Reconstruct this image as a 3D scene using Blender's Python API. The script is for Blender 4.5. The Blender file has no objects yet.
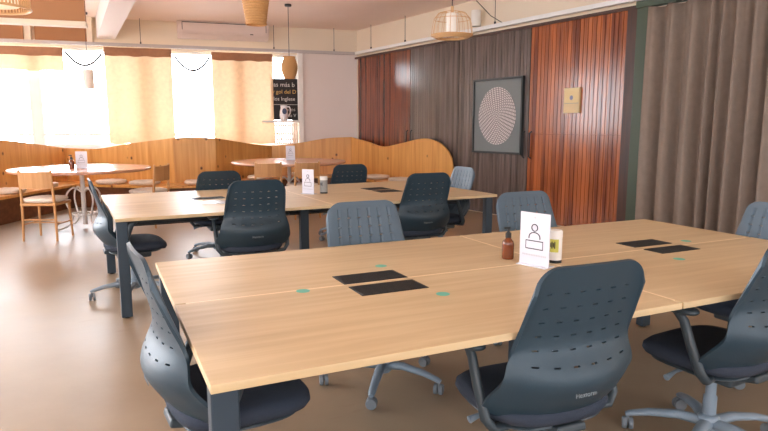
import bpy, bmesh, math, random
from mathutils import Vector, Matrix
random.seed(7)
S = bpy.context.scene
COL = S.collection
PI = math.pi
R = math.radians

# ------------------------------------------------------------------ helpers
def newbm(): return bmesh.new()

def xf(loc=(0,0,0), rot=(0,0,0)):
    return Matrix.Translation(loc) @ Matrix.Rotation(rot[2],4,'Z') @ Matrix.Rotation(rot[1],4,'Y') @ Matrix.Rotation(rot[0],4,'X')

def box(bm, c, s, bev=0.0, rot=(0,0,0), seg=2, M=None):
    m = xf(c, rot) @ Matrix.Diagonal((s[0], s[1], s[2], 1))
    if M is not None: m = M @ m
    r = bmesh.ops.create_cube(bm, size=1.0, matrix=m)
    if bev > 0:
        es = list({e for v in r['verts'] for e in v.link_edges})
        bmesh.ops.bevel(bm, geom=es, offset=bev, segments=seg, affect='EDGES', profile=0.5)
    return r

def box2(bm, lo, hi, bev=0.0, M=None):
    c = [(a+b)/2 for a, b in zip(lo, hi)]; s = [abs(b-a) for a, b in zip(lo, hi)]
    return box(bm, c, s, bev, M=M)

def tube(bm, pts, r, n=8, closed=False, cap=True, flat=1.0):
    pts = [Vector(p) for p in pts]; N = len(pts); rings = []
    prev = None
    for i, p in enumerate(pts):
        if closed: t = pts[(i+1) % N] - pts[i-1]
        else: t = pts[min(i+1, N-1)] - pts[max(i-1, 0)]
        t.normalize()
        if prev is None:
            a = Vector((0,0,1)) if abs(t.z) < .9 else Vector((1,0,0))
            u = t.cross(a).normalized()
        else:
            u = (prev - t*prev.dot(t)).normalized()
        prev = u; w = t.cross(u)
        rr = r[i] if isinstance(r, (list, tuple)) else r
        rings.append([bm.verts.new(p + u*math.cos(2*PI*k/n)*rr + w*math.sin(2*PI*k/n)*rr*flat) for k in range(n)])
    M = N if closed else N-1
    for i in range(M):
        a, b = rings[i], rings[(i+1) % N]
        for k in range(n):
            bm.faces.new((a[k], a[(k+1) % n], b[(k+1) % n], b[k]))
    if cap and not closed:
        bm.faces.new(rings[0][::-1]); bm.faces.new(rings[-1])

def lathe(bm, prof, n=24, c=(0,0,0), cap=True, M=None):
    rings = []
    for r, z in prof:
        vs = []
        for k in range(n):
            p = Vector((c[0]+r*math.cos(2*PI*k/n), c[1]+r*math.sin(2*PI*k/n), c[2]+z))
            vs.append(bm.verts.new(M @ p if M is not None else p))
        rings.append(vs)
    for a, b in zip(rings, rings[1:]):
        for k in range(n): bm.faces.new((a[k], a[(k+1) % n], b[(k+1) % n], b[k]))
    if cap:
        if prof[0][0] > 1e-5: bm.faces.new(rings[0][::-1])
        if prof[-1][0] > 1e-5: bm.faces.new(rings[-1])

def prism(bm, poly, z0, z1, M=None):
    f = (lambda p: M @ Vector(p)) if M is not None else Vector
    a = [bm.verts.new(f((p[0], p[1], z0))) for p in poly]; b = [bm.verts.new(f((p[0], p[1], z1))) for p in poly]
    n = len(poly)
    bm.faces.new(a[::-1]); bm.faces.new(b)
    for k in range(n): bm.faces.new((a[k], a[(k+1) % n], b[(k+1) % n], b[k]))

def obj(name, bm, mat, parent=None, smooth=True, ang=50):
    bmesh.ops.recalc_face_normals(bm, faces=bm.faces[:])
    me = bpy.data.meshes.new(name); bm.to_mesh(me); bm.free()
    if mat is not None: me.materials.append(mat)
    if smooth:
        for p in me.polygons: p.use_smooth = True
        me.set_sharp_from_angle(angle=R(ang))
    o = bpy.data.objects.new(name, me); COL.objects.link(o)
    if smooth and ang == 50:
        wn = o.modifiers.new('normals', 'WEIGHTED_NORMAL'); wn.keep_sharp = True
    if parent is not None: o.parent = parent
    return o

def tag(o, label=None, cat=None, group=None, kind=None):
    if label: o['label'] = label
    if cat: o['category'] = cat
    if group: o['group'] = group
    if kind: o['kind'] = kind
    return o

def thing(name, label, cat, loc=(0,0,0), rz=0, group=None):
    o = bpy.data.objects.new(name, None); COL.objects.link(o)
    o.empty_display_size = .1
    o.location = loc; o.rotation_euler = (0, 0, rz)
    return tag(o, label, cat, group)

def struct(name, bm, mat, parent=None, label=None, cat=None, smooth=False):
    o = obj(name, bm, mat, parent, smooth)
    if parent is None: tag(o, label, cat, kind='structure')
    return o

def dup(root, loc, rz, label=None, group=None):
    def cp(o, par):
        c = o.copy(); COL.objects.link(c); c.parent = par
        for k in kids[o]: cp(k, c)
        return c
    kids = {}
    def walk(o):
        kids[o] = list(o.children)
        for k in kids[o]: walk(k)
    walk(root)
    r = cp(root, None)
    r.location = loc; r.rotation_euler = (0, 0, rz)
    if label: r['label'] = label
    if group: r['group'] = group
    return r

def text_bm(body, size, extrude=.0005, align='CENTER'):
    cu = bpy.data.curves.new('lettering', 'FONT'); cu.body = body; cu.size = size
    cu.align_x = align; cu.align_y = 'CENTER'; cu.extrude = extrude; cu.resolution_u = 3
    o = bpy.data.objects.new('lettering', cu); COL.objects.link(o)
    dg = bpy.context.evaluated_depsgraph_get(); dg.update()
    me = bpy.data.meshes.new_from_object(o.evaluated_get(dg))
    bm = newbm(); bm.from_mesh(me)
    bpy.data.objects.remove(o); bpy.data.curves.remove(cu); bpy.data.meshes.remove(me)
    return bm

def spline(xs, ys, x):
    if x <= xs[0]: return ys[0]
    if x >= xs[-1]: return ys[-1]
    for i in range(len(xs)-1):
        if xs[i] <= x <= xs[i+1]: break
    def m(k):
        if k == 0: return (ys[1]-ys[0])/(xs[1]-xs[0])
        if k == len(xs)-1: return (ys[-1]-ys[-2])/(xs[-1]-xs[-2])
        return (ys[k+1]-ys[k-1])/(xs[k+1]-xs[k-1])
    h = xs[i+1]-xs[i]; t = (x-xs[i])/h
    return ((2*t**3-3*t*t+1)*ys[i] + (t**3-2*t*t+t)*h*m(i) + (-2*t**3+3*t*t)*ys[i+1] + (t**3-t*t)*h*m(i+1))

# ------------------------------------------------------------------ materials
def lin(c):
    return tuple((v/12.92 if v <= .04045 else ((v+.055)/1.055)**2.4) for v in [x/255 for x in c])+(1,)

def mat(name, rgb, rough=.5, metal=0, spec=.5, noise=0, nscale=8, nstretch=(1,1,1), bump=0, bscale=40, coat=0, trans=None):
    m = bpy.data.materials.new(name); m.use_nodes = True
    nt = m.node_tree; b = nt.nodes['Principled BSDF']
    c = lin(rgb)
    b.inputs['Base Color'].default_value = c
    b.inputs['Roughness'].default_value = rough; b.inputs['Metallic'].default_value = metal
    b.inputs['Specular IOR Level'].default_value = spec
    if coat: b.inputs['Coat Weight'].default_value = coat; b.inputs['Coat Roughness'].default_value = .12
    tc = nt.nodes.new('ShaderNodeTexCoord'); mp = nt.nodes.new('ShaderNodeMapping')
    mp.inputs['Scale'].default_value = nstretch
    nt.links.new(tc.outputs['Object'], mp.inputs['Vector'])
    n = nt.nodes.new('ShaderNodeTexNoise'); n.inputs['Scale'].default_value = nscale; n.inputs['Detail'].default_value = 5
    nt.links.new(mp.outputs['Vector'], n.inputs['Vector'])
    cr = nt.nodes.new('ShaderNodeMix'); cr.data_type = 'RGBA'
    k = noise if noise else .04
    cr.inputs[6].default_value = tuple(v*(1-k) for v in c[:3])+(1,)
    cr.inputs[7].default_value = tuple(min(1, v*(1+k)) for v in c[:3])+(1,)
    nt.links.new(n.outputs['Fac'], cr.inputs[0]); nt.links.new(cr.outputs[2], b.inputs['Base Color'])
    if bump:
        n2 = nt.nodes.new('ShaderNodeTexNoise'); n2.inputs['Scale'].default_value = bscale
        nt.links.new(mp.outputs['Vector'], n2.inputs['Vector'])
        bp = nt.nodes.new('ShaderNodeBump'); bp.inputs['Strength'].default_value = bump; bp.inputs['Distance'].default_value = .01
        nt.links.new(n2.outputs['Fac'], bp.inputs['Height']); nt.links.new(bp.outputs['Normal'], b.inputs['Normal'])
    return m

def wood(name, dark, light, axis, scale=1.0, rough=.35, slat=None, slat_axis=0, knots=0, spec=.5, vary=.5, big=0, coat=0):
    """grain stretched along axis; slat = board width along slat_axis (each board its own tone)"""
    m = bpy.data.materials.new(name); m.use_nodes = True
    nt = m.node_tree; L = nt.links.new; b = nt.nodes['Principled BSDF']
    b.inputs['Roughness'].default_value = rough; b.inputs['Specular IOR Level'].default_value = spec
    if coat: b.inputs['Coat Weight'].default_value = coat; b.inputs['Coat Roughness'].default_value = .15
    tc = nt.nodes.new('ShaderNodeTexCoord'); mp = nt.nodes.new('ShaderNodeMapping')
    s = [14*scale]*3; s[axis] = .9*scale
    mp.inputs['Scale'].default_value = s
    L(tc.outputs['Object'], mp.inputs['Vector'])
    n = nt.nodes.new('ShaderNodeTexNoise'); n.inputs['Scale'].default_value = 1.6; n.inputs['Detail'].default_value = 7; n.inputs['Distortion'].default_value = .6
    L(mp.outputs['Vector'], n.inputs['Vector'])
    rp = nt.nodes.new('ShaderNodeValToRGB')
    rp.color_ramp.elements[0].position = .3; rp.color_ramp.elements[0].color = lin(dark)
    rp.color_ramp.elements[1].position = .7; rp.color_ramp.elements[1].color = lin(light)
    val = n.outputs['Fac']
    if slat:
        sx = nt.nodes.new('ShaderNodeSeparateXYZ'); L(tc.outputs['Object'], sx.inputs[0])
        dv = nt.nodes.new('ShaderNodeMath'); dv.operation = 'DIVIDE'; dv.inputs[1].default_value = slat
        L(sx.outputs[slat_axis], dv.inputs[0])
        fl = nt.nodes.new('ShaderNodeMath'); fl.operation = 'FLOOR'; L(dv.outputs[0], fl.inputs[0])
        wn = nt.nodes.new('ShaderNodeTexWhiteNoise'); wn.noise_dimensions = '1D'; L(fl.outputs[0], wn.inputs['W'])
        mx = nt.nodes.new('ShaderNodeMath'); mx.operation = 'MULTIPLY_ADD'; mx.inputs[1].default_value = vary
        mx.inputs[2].default_value = -vary/2
        L(wn.outputs['Value'], mx.inputs[0])
        ad = nt.nodes.new('ShaderNodeMath'); ad.operation = 'ADD'; ad.use_clamp = True
        L(mx.outputs[0], ad.inputs[0]); L(n.outputs['Fac'], ad.inputs[1]); val = ad.outputs[0]
    L(val, rp.inputs[0]); colr = rp.outputs[0]
    if knots:
        mpk = nt.nodes.new('ShaderNodeMapping'); sk = [1.0]*3; sk[axis] = .8; mpk.inputs['Scale'].default_value = sk
        L(tc.outputs['Object'], mpk.inputs['Vector'])
        v = nt.nodes.new('ShaderNodeTexVoronoi'); v.inputs['Scale'].default_value = knots; L(mpk.outputs['Vector'], v.inputs['Vector'])
        kr = nt.nodes.new('ShaderNodeValToRGB'); kr.color_ramp.elements[0].position = .05; kr.color_ramp.elements[0].color = (1,1,1,1)
        kr.color_ramp.elements[1].position = .13; kr.color_ramp.elements[1].color = (0,0,0,1)
        L(v.outputs['Distance'], kr.inputs[0])
        mk = nt.nodes.new('ShaderNodeMix'); mk.data_type = 'RGBA'
        mk.inputs[7].default_value = lin((92,48,22))
        L(kr.outputs[0], mk.inputs[0]); L(colr, mk.inputs[6]); colr = mk.outputs[2]
    L(colr, b.inputs['Base Color'])
    bp = nt.nodes.new('ShaderNodeBump'); bp.inputs['Strength'].default_value = .08; bp.inputs['Distance'].default_value = .004
    L(n.outputs['Fac'], bp.inputs['Height']); L(bp.outputs['Normal'], b.inputs['Normal'])
    return m

def cloth(name, rgb, transl=.4, wscale=220, rough=.9):
    m = bpy.data.materials.new(name); m.use_nodes = True
    nt = m.node_tree; L = nt.links.new; b = nt.nodes['Principled BSDF']; out = nt.nodes['Material Output']
    c = lin(rgb); b.inputs['Roughness'].default_value = rough; b.inputs['Specular IOR Level'].default_value = .15
    tc = nt.nodes.new('ShaderNodeTexCoord'); n = nt.nodes.new('ShaderNodeTexNoise'); n.inputs['Scale'].default_value = 14; n.inputs['Detail'].default_value = 6
    L(tc.outputs['Object'], n.inputs['Vector'])
    mx = nt.nodes.new('ShaderNodeMix'); mx.data_type = 'RGBA'
    mx.inputs[6].default_value = tuple(v*.85 for v in c[:3])+(1,); mx.inputs[7].default_value = tuple(min(1,v*1.15) for v in c[:3])+(1,)
    L(n.outputs['Fac'], mx.inputs[0]); L(mx.outputs[2], b.inputs['Base Color'])
    w = nt.nodes.new('ShaderNodeTexNoise'); w.inputs['Scale'].default_value = wscale; L(tc.outputs['Object'], w.inputs['Vector'])
    bp = nt.nodes.new('ShaderNodeBump'); bp.inputs['Strength'].default_value = .3; bp.inputs['Distance'].default_value = .003
    L(w.outputs['Fac'], bp.inputs['Height']); L(bp.outputs['Normal'], b.inputs['Normal'])
    if transl:
        t = nt.nodes.new('ShaderNodeBsdfTranslucent'); L(mx.outputs[2], t.inputs['Color'])
        ms = nt.nodes.new('ShaderNodeMixShader'); ms.inputs[0].default_value = transl
        L(b.outputs[0], ms.inputs[1]); L(t.outputs[0], ms.inputs[2]); L(ms.outputs[0], out.inputs['Surface'])
    return m

def emit(name, rgb, strength):
    m = bpy.data.materials.new(name); m.use_nodes = True
    b = m.node_tree.nodes['Principled BSDF']; b.inputs['Base Color'].default_value = lin(rgb)
    b.inputs['Emission Color'].default_value = lin(rgb); b.inputs['Emission Strength'].default_value = strength
    return m

def glassmat(name, tint=(1,1,1), gloss=.08):
    m = bpy.data.materials.new(name); m.use_nodes = True
    nt = m.node_tree; L = nt.links.new; out = nt.nodes['Material Output']
    nt.nodes.remove(nt.nodes['Principled BSDF'])
    t = nt.nodes.new('ShaderNodeBsdfTransparent'); t.inputs[0].default_value = tint+(1,)
    g = nt.nodes.new('ShaderNodeBsdfGlossy'); g.inputs['Roughness'].default_value = .02
    fr = nt.nodes.new('ShaderNodeFresnel'); fr.inputs[0].default_value = 1.3
    ms = nt.nodes.new('ShaderNodeMixShader'); L(fr.outputs[0], ms.inputs[0]); L(t.outputs[0], ms.inputs[1]); L(g.outputs[0], ms.inputs[2])
    L(ms.outputs[0], out.inputs['Surface'])
    return m

def floormat():
    m = bpy.data.materials.new('polished_concrete'); m.use_nodes = True
    nt = m.node_tree; L = nt.links.new; b = nt.nodes['Principled BSDF']
    tc = nt.nodes.new('ShaderNodeTexCoord')
    n = nt.nodes.new('ShaderNodeTexNoise'); n.inputs['Scale'].default_value = 1.3; n.inputs['Detail'].default_value = 8; n.inputs['Roughness'].default_value = .6
    L(tc.outputs['Object'], n.inputs['Vector'])
    rp = nt.nodes.new('ShaderNodeValToRGB'); e = rp.color_ramp.elements
    e[0].position = .3; e[0].color = lin((142,122,100)); e[1].position = .72; e[1].color = lin((158,138,114))
    L(n.outputs['Fac'], rp.inputs[0])
    # scuffs
    mp = nt.nodes.new('ShaderNodeMapping'); mp.inputs['Scale'].default_value = (2.2, 7, 1); mp.inputs['Rotation'].default_value = (0,0,.4)
    L(tc.outputs['Object'], mp.inputs['Vector'])
    n2 = nt.nodes.new('ShaderNodeTexNoise'); n2.inputs['Scale'].default_value = 1.5; n2.inputs['Detail'].default_value = 4
    L(mp.outputs['Vector'], n2.inputs['Vector'])
    r2 = nt.nodes.new('ShaderNodeValToRGB'); r2.color_ramp.elements[0].position = .66; r2.color_ramp.elements[1].position = .74
    L(n2.outputs['Fac'], r2.inputs[0])
    mx = nt.nodes.new('ShaderNodeMix'); mx.data_type = 'RGBA'; mx.inputs[7].default_value = lin((120,90,72))
    ml = nt.nodes.new('ShaderNodeMath'); ml.operation = 'MULTIPLY'; ml.inputs[1].default_value = .22
    L(r2.outputs[0], ml.inputs[0]); L(ml.outputs[0], mx.inputs[0]); L(rp.outputs[0], mx.inputs[6])
    L(mx.outputs[2], b.inputs['Base Color'])
    rr = nt.nodes.new('ShaderNodeMapRange'); rr.inputs[3].default_value = .26; rr.inputs[4].default_value = .46; b.inputs['Specular IOR Level'].default_value = .35
    L(n.outputs['Fac'], rr.inputs[0]); L(rr.outputs[0], b.inputs['Roughness'])
    bp = nt.nodes.new('ShaderNodeBump'); bp.inputs['Strength'].default_value = .22; bp.inputs['Distance'].default_value = .02
    L(n.outputs['Fac'], bp.inputs['Height']); L(bp.outputs['Normal'], b.inputs['Normal'])
    return m

def artmat():
    """rings of tiny pale marks on grey, around the object's own centre (X right, Z up)"""
    m = bpy.data.materials.new('ring_print'); m.use_nodes = True
    nt = m.node_tree; L = nt.links.new; b = nt.nodes['Principled BSDF']; b.inputs['Roughness'].default_value = .6
    tc = nt.nodes.new('ShaderNodeTexCoord'); sx = nt.nodes.new('ShaderNodeSeparateXYZ'); L(tc.outputs['Object'], sx.inputs[0])
    def mth(op, a, bb=None, c=None):
        q = nt.nodes.new('ShaderNodeMath'); q.operation = op
        for i, v in enumerate((a, bb, c)):
            if v is None: continue
            if isinstance(v, (int, float)): q.inputs[i].default_value = v
            else: L(v, q.inputs[i])
        return q.outputs[0]
    r = mth('SQRT', mth('ADD', mth('MULTIPLY', sx.outputs[0], sx.outputs[0]), mth('MULTIPLY', sx.outputs[2], sx.outputs[2])))
    a = mth('ARCTAN2', sx.outputs[2], sx.outputs[0])
    ring = mth('MULTIPLY', r, 34)
    rf = mth('FRACT', ring); ri = mth('FLOOR', ring)
    inring = mth('LESS_THAN', rf, .62)
    k = mth('MULTIPLY', a, mth('ADD', mth('MULTIPLY', ri, 3.0), 6))
    mark = mth('GREATER_THAN', mth('SINE', mth('ADD', k, ri)), -.55)
    both = mth('MULTIPLY', inring, mark)
    mx = nt.nodes.new('ShaderNodeMix'); mx.data_type = 'RGBA'; mx.inputs[6].default_value = lin((128,122,122)); mx.inputs[7].default_value = lin((214,204,202))
    L(both, mx.inputs[0]); L(mx.outputs[2], b.inputs['Base Color'])
    return m

M = {}
M['floor'] = floormat()
M['ceil'] = mat('ceiling_paint', (244,226,214), .8, noise=.04, nscale=2)
M['cream'] = mat('cream_paint', (232,218,196), .7, noise=.03, nscale=2)
M['white_wall'] = mat('white_paint', (232,222,216), .7, noise=.02, nscale=2)
M['white'] = mat('white_gloss_paint', (238,234,228), .4)
M['soffit'] = mat('brown_bulkhead_paint', (168,118,78), .7, noise=.05, nscale=3)
M['oak'] = wood('light_oak_laminate', (196,170,131), (212,188,150), 0, 1.0, .42, spec=.3)
M['oak_edge'] = mat('oak_edging', (240,216,180), .4, noise=.05, nscale=20)
M['steel'] = mat('blue_grey_steel', (46,60,72), .4, .1)
M['black'] = mat('black_plastic', (26,26,27), .5, noise=.1, nscale=60)
M['shell'] = mat('teal_grey_plastic', (38,58,70), .45, noise=.05, nscale=6, bump=.05, bscale=300)
M['shell_front'] = mat('blue_grey_inner_shell', (70,88,102), .45, noise=.05, nscale=6)
M['seatfab'] = mat('charcoal_fabric', (44,52,66), .9, noise=.15, nscale=150, bump=.3, bscale=400)
M['arm'] = mat('dark_grey_plastic', (52,62,68), .45)
M['base'] = mat('grey_nylon', (124,138,150), .45, noise=.05)
M['caster'] = mat('caster_grey', (112,118,124), .5)
M['logo'] = mat('pale_grey_print', (128,138,144), .5)
M['teal'] = mat('teal_sticker', (96,186,168), .5)
M['acrylic'] = mat('white_card_in_acrylic', (216,216,226), .18)
M['ink'] = mat('dark_ink', (40,42,58), .6)
M['ink_grey'] = mat('grey_ink', (188,188,196), .6)
M['amber'] = mat('amber_glass', (112,52,16), .12, spec=.7)
M['cap'] = mat('black_cap', (24,30,32), .4)
M['yellow'] = mat('yellow_label', (206,200,90), .5)
M['greylab'] = mat('grey_label', (150,152,150), .45)
M['pine'] = wood('knotty_pine', (206,144,74), (232,178,106), 2, .6, .3, knots=4.5, spec=.5)
M['benchdark'] = wood('brown_plank', (98,58,36), (126,80,52), 0, .6, .45)
M['roundtop'] = wood('pink_brown_wood', (196,140,108), (214,160,128), 0, .5, .22)
M['chairwood'] = wood('honey_beech', (190,136,84), (212,162,108), 2, 1.0, .4)
M['fluff'] = mat('white_sheepskin', (234,222,208), .95, noise=.12, nscale=40, bump=1.0, bscale=60)
M['iron'] = mat('white_painted_iron', (228,222,218), .4)
M['door_orange'] = wood('varnished_red_wood', (112,52,26), (186,104,56), 2, .55, .2, slat=.066, slat_axis=0, vary=.3, coat=.6)
M['door_red'] = wood('varnished_dark_red_wood', (84,42,28), (150,80,50), 2, .6, .22, slat=.066, slat_axis=0, vary=.3, coat=.5)
M['door_grey'] = wood('weathered_dark_wood', (80,68,62), (116,102,96), 2, .7, .26, slat=.066, slat_axis=0, vary=.3, coat=.4)
M['darktrim'] = wood('dark_brown_trim', (58,32,20), (80,46,28), 2, 1, .4)
M['green'] = mat('dark_green_frame', (70,84,66), .5)
M['handle'] = mat('black_handle', (28,26,26), .35, .4)
M['taupe'] = cloth('taupe_curtain', (150,134,122), .12, 60)
M['burlap'] = cloth('burlap', (238,206,168), .115, 260)
M['hem'] = cloth('brown_burlap_hem', (176,128,98), .1, 260)
M['chalk'] = mat('chalkboard_slate', (44,44,46), .8, noise=.15, nscale=10)
M['chalkw'] = mat('white_chalk', (222,220,216), .9)
M['chalky'] = mat('yellow_chalk', (226,186,110), .9)
M['ceramic'] = mat('white_ceramic', (240,240,244), .2)
M['blue'] = mat('dark_blue_glaze', (40,48,86), .3)
M['rail'] = mat('galvanised_white_rail', (236,236,234), .35, 0)
M['wire'] = mat('dark_wire', (66,60,58), .5)
M['ac'] = mat('off_white_plastic', (224,206,196), .4)
M['acdark'] = mat('vent_dark', (52,48,48), .6)
M['wicker'] = mat('woven_wicker', (206,156,100), .7, noise=.25, nscale=60, nstretch=(1,1,3), bump=.8, bscale=90)
M['brass'] = mat('pale_cane', (214,170,120), .5)
M['tubewhite'] = mat('white_lamp_tube', (240,236,228), .5)
M['bulb'] = emit('lit_bulb', (255,236,205), 6)
M['frame'] = mat('black_picture_frame', (34,40,40), .4)
M['mount'] = mat('grey_green_mount', (112,118,118), .55, noise=.05)
M['art'] = artmat()
M['plate'] = mat('cream_notice', (222,196,150), .5)
M['winframe'] = mat('white_window_frame', (236,232,228), .4)
M['glass'] = glassmat('clear_pane')
M['jute'] = mat('bamboo_slats', (232,214,196), .6, noise=.15, nscale=20)

# ------------------------------------------------------------------ room shell
CEIL = 3.33
ca, sa = math.cos(R(7.8)), math.sin(R(7.8))
CORNER = Vector((5.0, 12.0, 0))
# right wall frame: local x runs from the corner towards the camera, local y into the room
WR = Matrix(((sa, -ca, 0, 5.0), (-ca, -sa, 0, 12.0), (0, 0, 1, 0), (0, 0, 0, 1)))
# back wall frame: local x runs left from the corner, local y into the room
cb, sb = math.cos(R(7.2)), math.sin(R(7.2))
WB = Matrix(((-cb, -sb, 0, 5.0), (sb, -cb, 0, 12.0), (0, 0, 1, 0), (0, 0, 0, 1)))

def bx(X): return (5.0 - X)/cb          # X on the back wall -> distance from corner
def ry(Y): return (12.0 - Y)/ca         # Y on the right wall -> distance from corner

bm = newbm(); box2(bm, (-4.6, -3.2, -.12), (8.0, 14.0, 0)); struct('floor', bm, M['floor'], label='polished beige brown concrete floor', cat='floor')
bm = newbm(); box2(bm, (-4.6, -3.2, CEIL), (8.0, 14.0, CEIL+.12)); struct('ceiling', bm, M['ceil'], label='pinkish beige painted ceiling', cat='ceiling')

bm = newbm()   # right wall (cream), solid behind doors and curtain
box2(bm, (-.2, -.2, 0), (15.2, -.02, CEIL), M=WR)
struct('wall_right', bm, M['cream'], label='cream wall above the row of wooden doors', cat='wall')

W0, W1 = bx(3.80), bx(-4.5)
SILL, HEAD = 1.0, 2.80
bm = newbm()
box2(bm, (-.2, -.2, 0), (bx(3.88), 0, 2.86), M=WB)
struct('wall_back', bm, M['white_wall'], label='white wall beside the chalkboard', cat='wall')
bm = newbm()
box2(bm, (-.2, -.2, 2.86), (W1, -.001, CEIL), M=WB)
box2(bm, (bx(3.88), -.2, HEAD), (W1, -.001, 2.86), M=WB)
struct('wall_back_upper', bm, M['cream'], label='cream wall band above the windows', cat='wall')
bm = newbm(); box2(bm, (bx(3.88), -.2, 0), (W1, -.001, SILL), M=WB)
struct('wall_back_lower', bm, M['white_wall'], label='white wall under the windows', cat='wall')
bm = newbm(); box2(bm, (bx(3.88), -.18, SILL), (bx(3.78), .06, HEAD+.05), M=WB)
struct('trim_1', bm, M['white'], label='white window post beside chalkboard', cat='trim')
# eave outside
bm = newbm(); box2(bm, (-.4, -.75, 3.0), (W1, -.2, 3.1), M=WB); struct('trim_2', bm, M['white'], label='roof eave outside the windows', cat='trim')

mulls = [3.78, 2.62, .88, -.95, -2.75, -4.5]
for i in range(len(mulls)-1):
    a, b = bx(mulls[i]), bx(mulls[i+1])
    bm = newbm()
    box2(bm, (a, -.16, SILL), (a+.10, -.09, HEAD), M=WB)
    box2(bm, (b-.10, -.16, SILL), (b, -.09, HEAD), M=WB)
    for z in (SILL, 1.2, HEAD-.05): box2(bm, (a+.05, -.155, z), (b-.05, -.095, z+.045), M=WB)
    w = struct('window_%d' % (i+1), bm, M['winframe'], label='white framed window in the back wall', cat='window')
    w['label'] = 'white framed window, number %s from the white wall along the back' % ['one','two','three','four','five'][i]
    bm = newbm(); box2(bm, (a+.05, -.13, SILL+.045), (b-.05, -.124, HEAD-.05), M=WB)
    obj('pane', bm, M['glass'], w, smooth=False)

# left and rear walls with wide openings (out of the photograph's frame)
bm = newbm()
box2(bm, (-4.6, -3.2, 0), (-4.4, 13.2, .8)); box2(bm, (-4.6, -3.2, 2.9), (-4.4, 13.2, CEIL))
for y in (-3.1, .4, 4.0, 7.6, 11.2, 13.1): box2(bm, (-4.6, y-.15, .8), (-4.4, y+.15, 2.9))
struct('wall_left', bm, M['white_wall'], label='white wall with wide openings on the left', cat='wall')
bm = newbm()
box2(bm, (-4.4, -3.2, 0), (7.05, -3.0, .7)); box2(bm, (-4.4, -3.2, 3.0), (7.05, -3.0, CEIL))
for x in (-4.3, -.5, 3.2, 6.9): box2(bm, (x-.15, -3.2, .7), (x+.15, -3.0, 3.0))
struct('wall_rear', bm, M['white_wall'], label='white wall with wide openings behind the viewer', cat='wall')

# ceiling beam
bm = newbm()
def quadprism(bm, p, z0, z1): prism(bm, p, z0, z1)
quadprism(bm, [(.13, 12.53), (.43, 12.49), (.98, -3.0), (.68, -3.0)], 2.95, CEIL-.001)
struct('trim_3', bm, M['white_wall'], label='white beam running along the ceiling', cat='beam')
# bulkhead at left
bd = Vector((-cb, sb, 0))
bm = newbm()
def slab(bm, X1, Y1, X0, t, z0, z1, bev=0):
    p1 = Vector((X1, Y1, 0)); L = (X1-X0)/cb
    m = Matrix(((-cb, sb, 0, X1), (sb, cb, 0, Y1), (0,0,1,0), (0,0,0,1)))
    box2(bm, (0, 0, z0), (L, t, z1), bev, M=m)
slab(bm, -.03, 8.5, -4.3, .12, 2.64, CEIL-.001)
struct('trim_4', bm, M['soffit'], label='brown board hanging under the ceiling at left', cat='bulkhead')
bm = newbm(); slab(bm, -.02, 8.48, -4.3, .16, 2.58, 2.64, .008)
struct('trim_5', bm, M['cream'], label='pale strip along the brown board bottom', cat='trim')
for k, (Xa, Xb) in enumerate(((-.02, -.86), (-1.04, -4.3))):
    bm = newbm(); box2(bm, (bx(Xa), 0, 2.90), (bx(Xb), .05, CEIL-.001), M=WB)
    struct('trim_%d' % (12+k), bm, M['soffit'], label='brown panel above the windows %s' % ['beside the ceiling beam', 'at the far left'][k], cat='panel')
for k, X in enumerate((.03, -.95, -2.6)):
    bm = newbm(); box2(bm, (bx(X)-.045, 0, 2.87), (bx(X)+.045, .14, CEIL-.001), M=WB)
    struct('trim_%d' % (6+k), bm, M['cream'], label='cream pilaster above the windows %s' % ['next to the ceiling beam', 'behind the brown board', 'far left behind the brown board'][k], cat='trim')

# doors along the right wall (planked)
def door(n, Y0, Y1, m, lab, handle_side=None, seam=None):
    s0, s1 = ry(Y0), ry(Y1); w = s1-s0
    bm = newbm(); N = max(1, round(w/.066)); p = w/N
    box2(bm, (0, -.012, 0.02), (w, .008, 2.75))
    zs = [(0.02, 2.75)] if not seam else [(0.02, seam-.004), (seam+.004, 2.75)]
    for z0, z1 in zs:
        for k in range(N): box2(bm, (k*p+.0025, .0, z0), ((k+1)*p-.0025, .022, z1), .003)
    o = struct('door_%d' % n, bm, m, label=lab, cat='door')
    o.matrix_world = WR @ Matrix.Translation((s0, .0, 0))
    if handle_side is not None:
        hb = newbm(); x = .06 if handle_side == 0 else w-.06
        tube(hb, [(x, .02, .92), (x, .06, .94), (x, .06, 1.28), (x, .02, 1.30)], .011, 8)
        obj('door_handle', hb, M['handle'], o)
    return o
door(1, 11.88, 11.0, M['door_red'], 'dark reddish plank door nearest the back corner')
door(2, 11.0, 10.04, M['door_red'], 'reddish plank door with handle, second from back corner', 1)
door(3, 10.03, 8.68, M['door_grey'], 'grey brown plank door left of the framed print', 0)
door(4, 8.67, 7.13, M['door_grey'], 'grey brown plank door carrying the framed print', 1)
door(5, 7.12, 5.58, M['door_orange'], 'glossy orange red plank door next to curtain', 0, 1.27)
bm = newbm(); box2(bm, (ry(5.575), -.02, 0), (ry(5.44), .05, 2.76), .004, M=WR); struct('trim_9', bm, M['darktrim'], label='dark brown post beside orange door', cat='trim')
bm = newbm()
box2(bm, (ry(5.435), -.02, 0), (ry(5.25), .07, 2.74), .004, M=WR)
box2(bm, (ry(5.435), -.02, 2.74), (ry(2.0), .10, 2.95), .004, M=WR)
struct('trim_10', bm, M['green'], label='dark green frame around the curtained window', cat='trim')
bm = newbm(); box2(bm, (0, -.02, 2.751), (ry(5.48), .03, 2.79), .003, M=WR); struct('trim_11', bm, M['darktrim'], label='dark strip over the plank doors', cat='trim')

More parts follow.
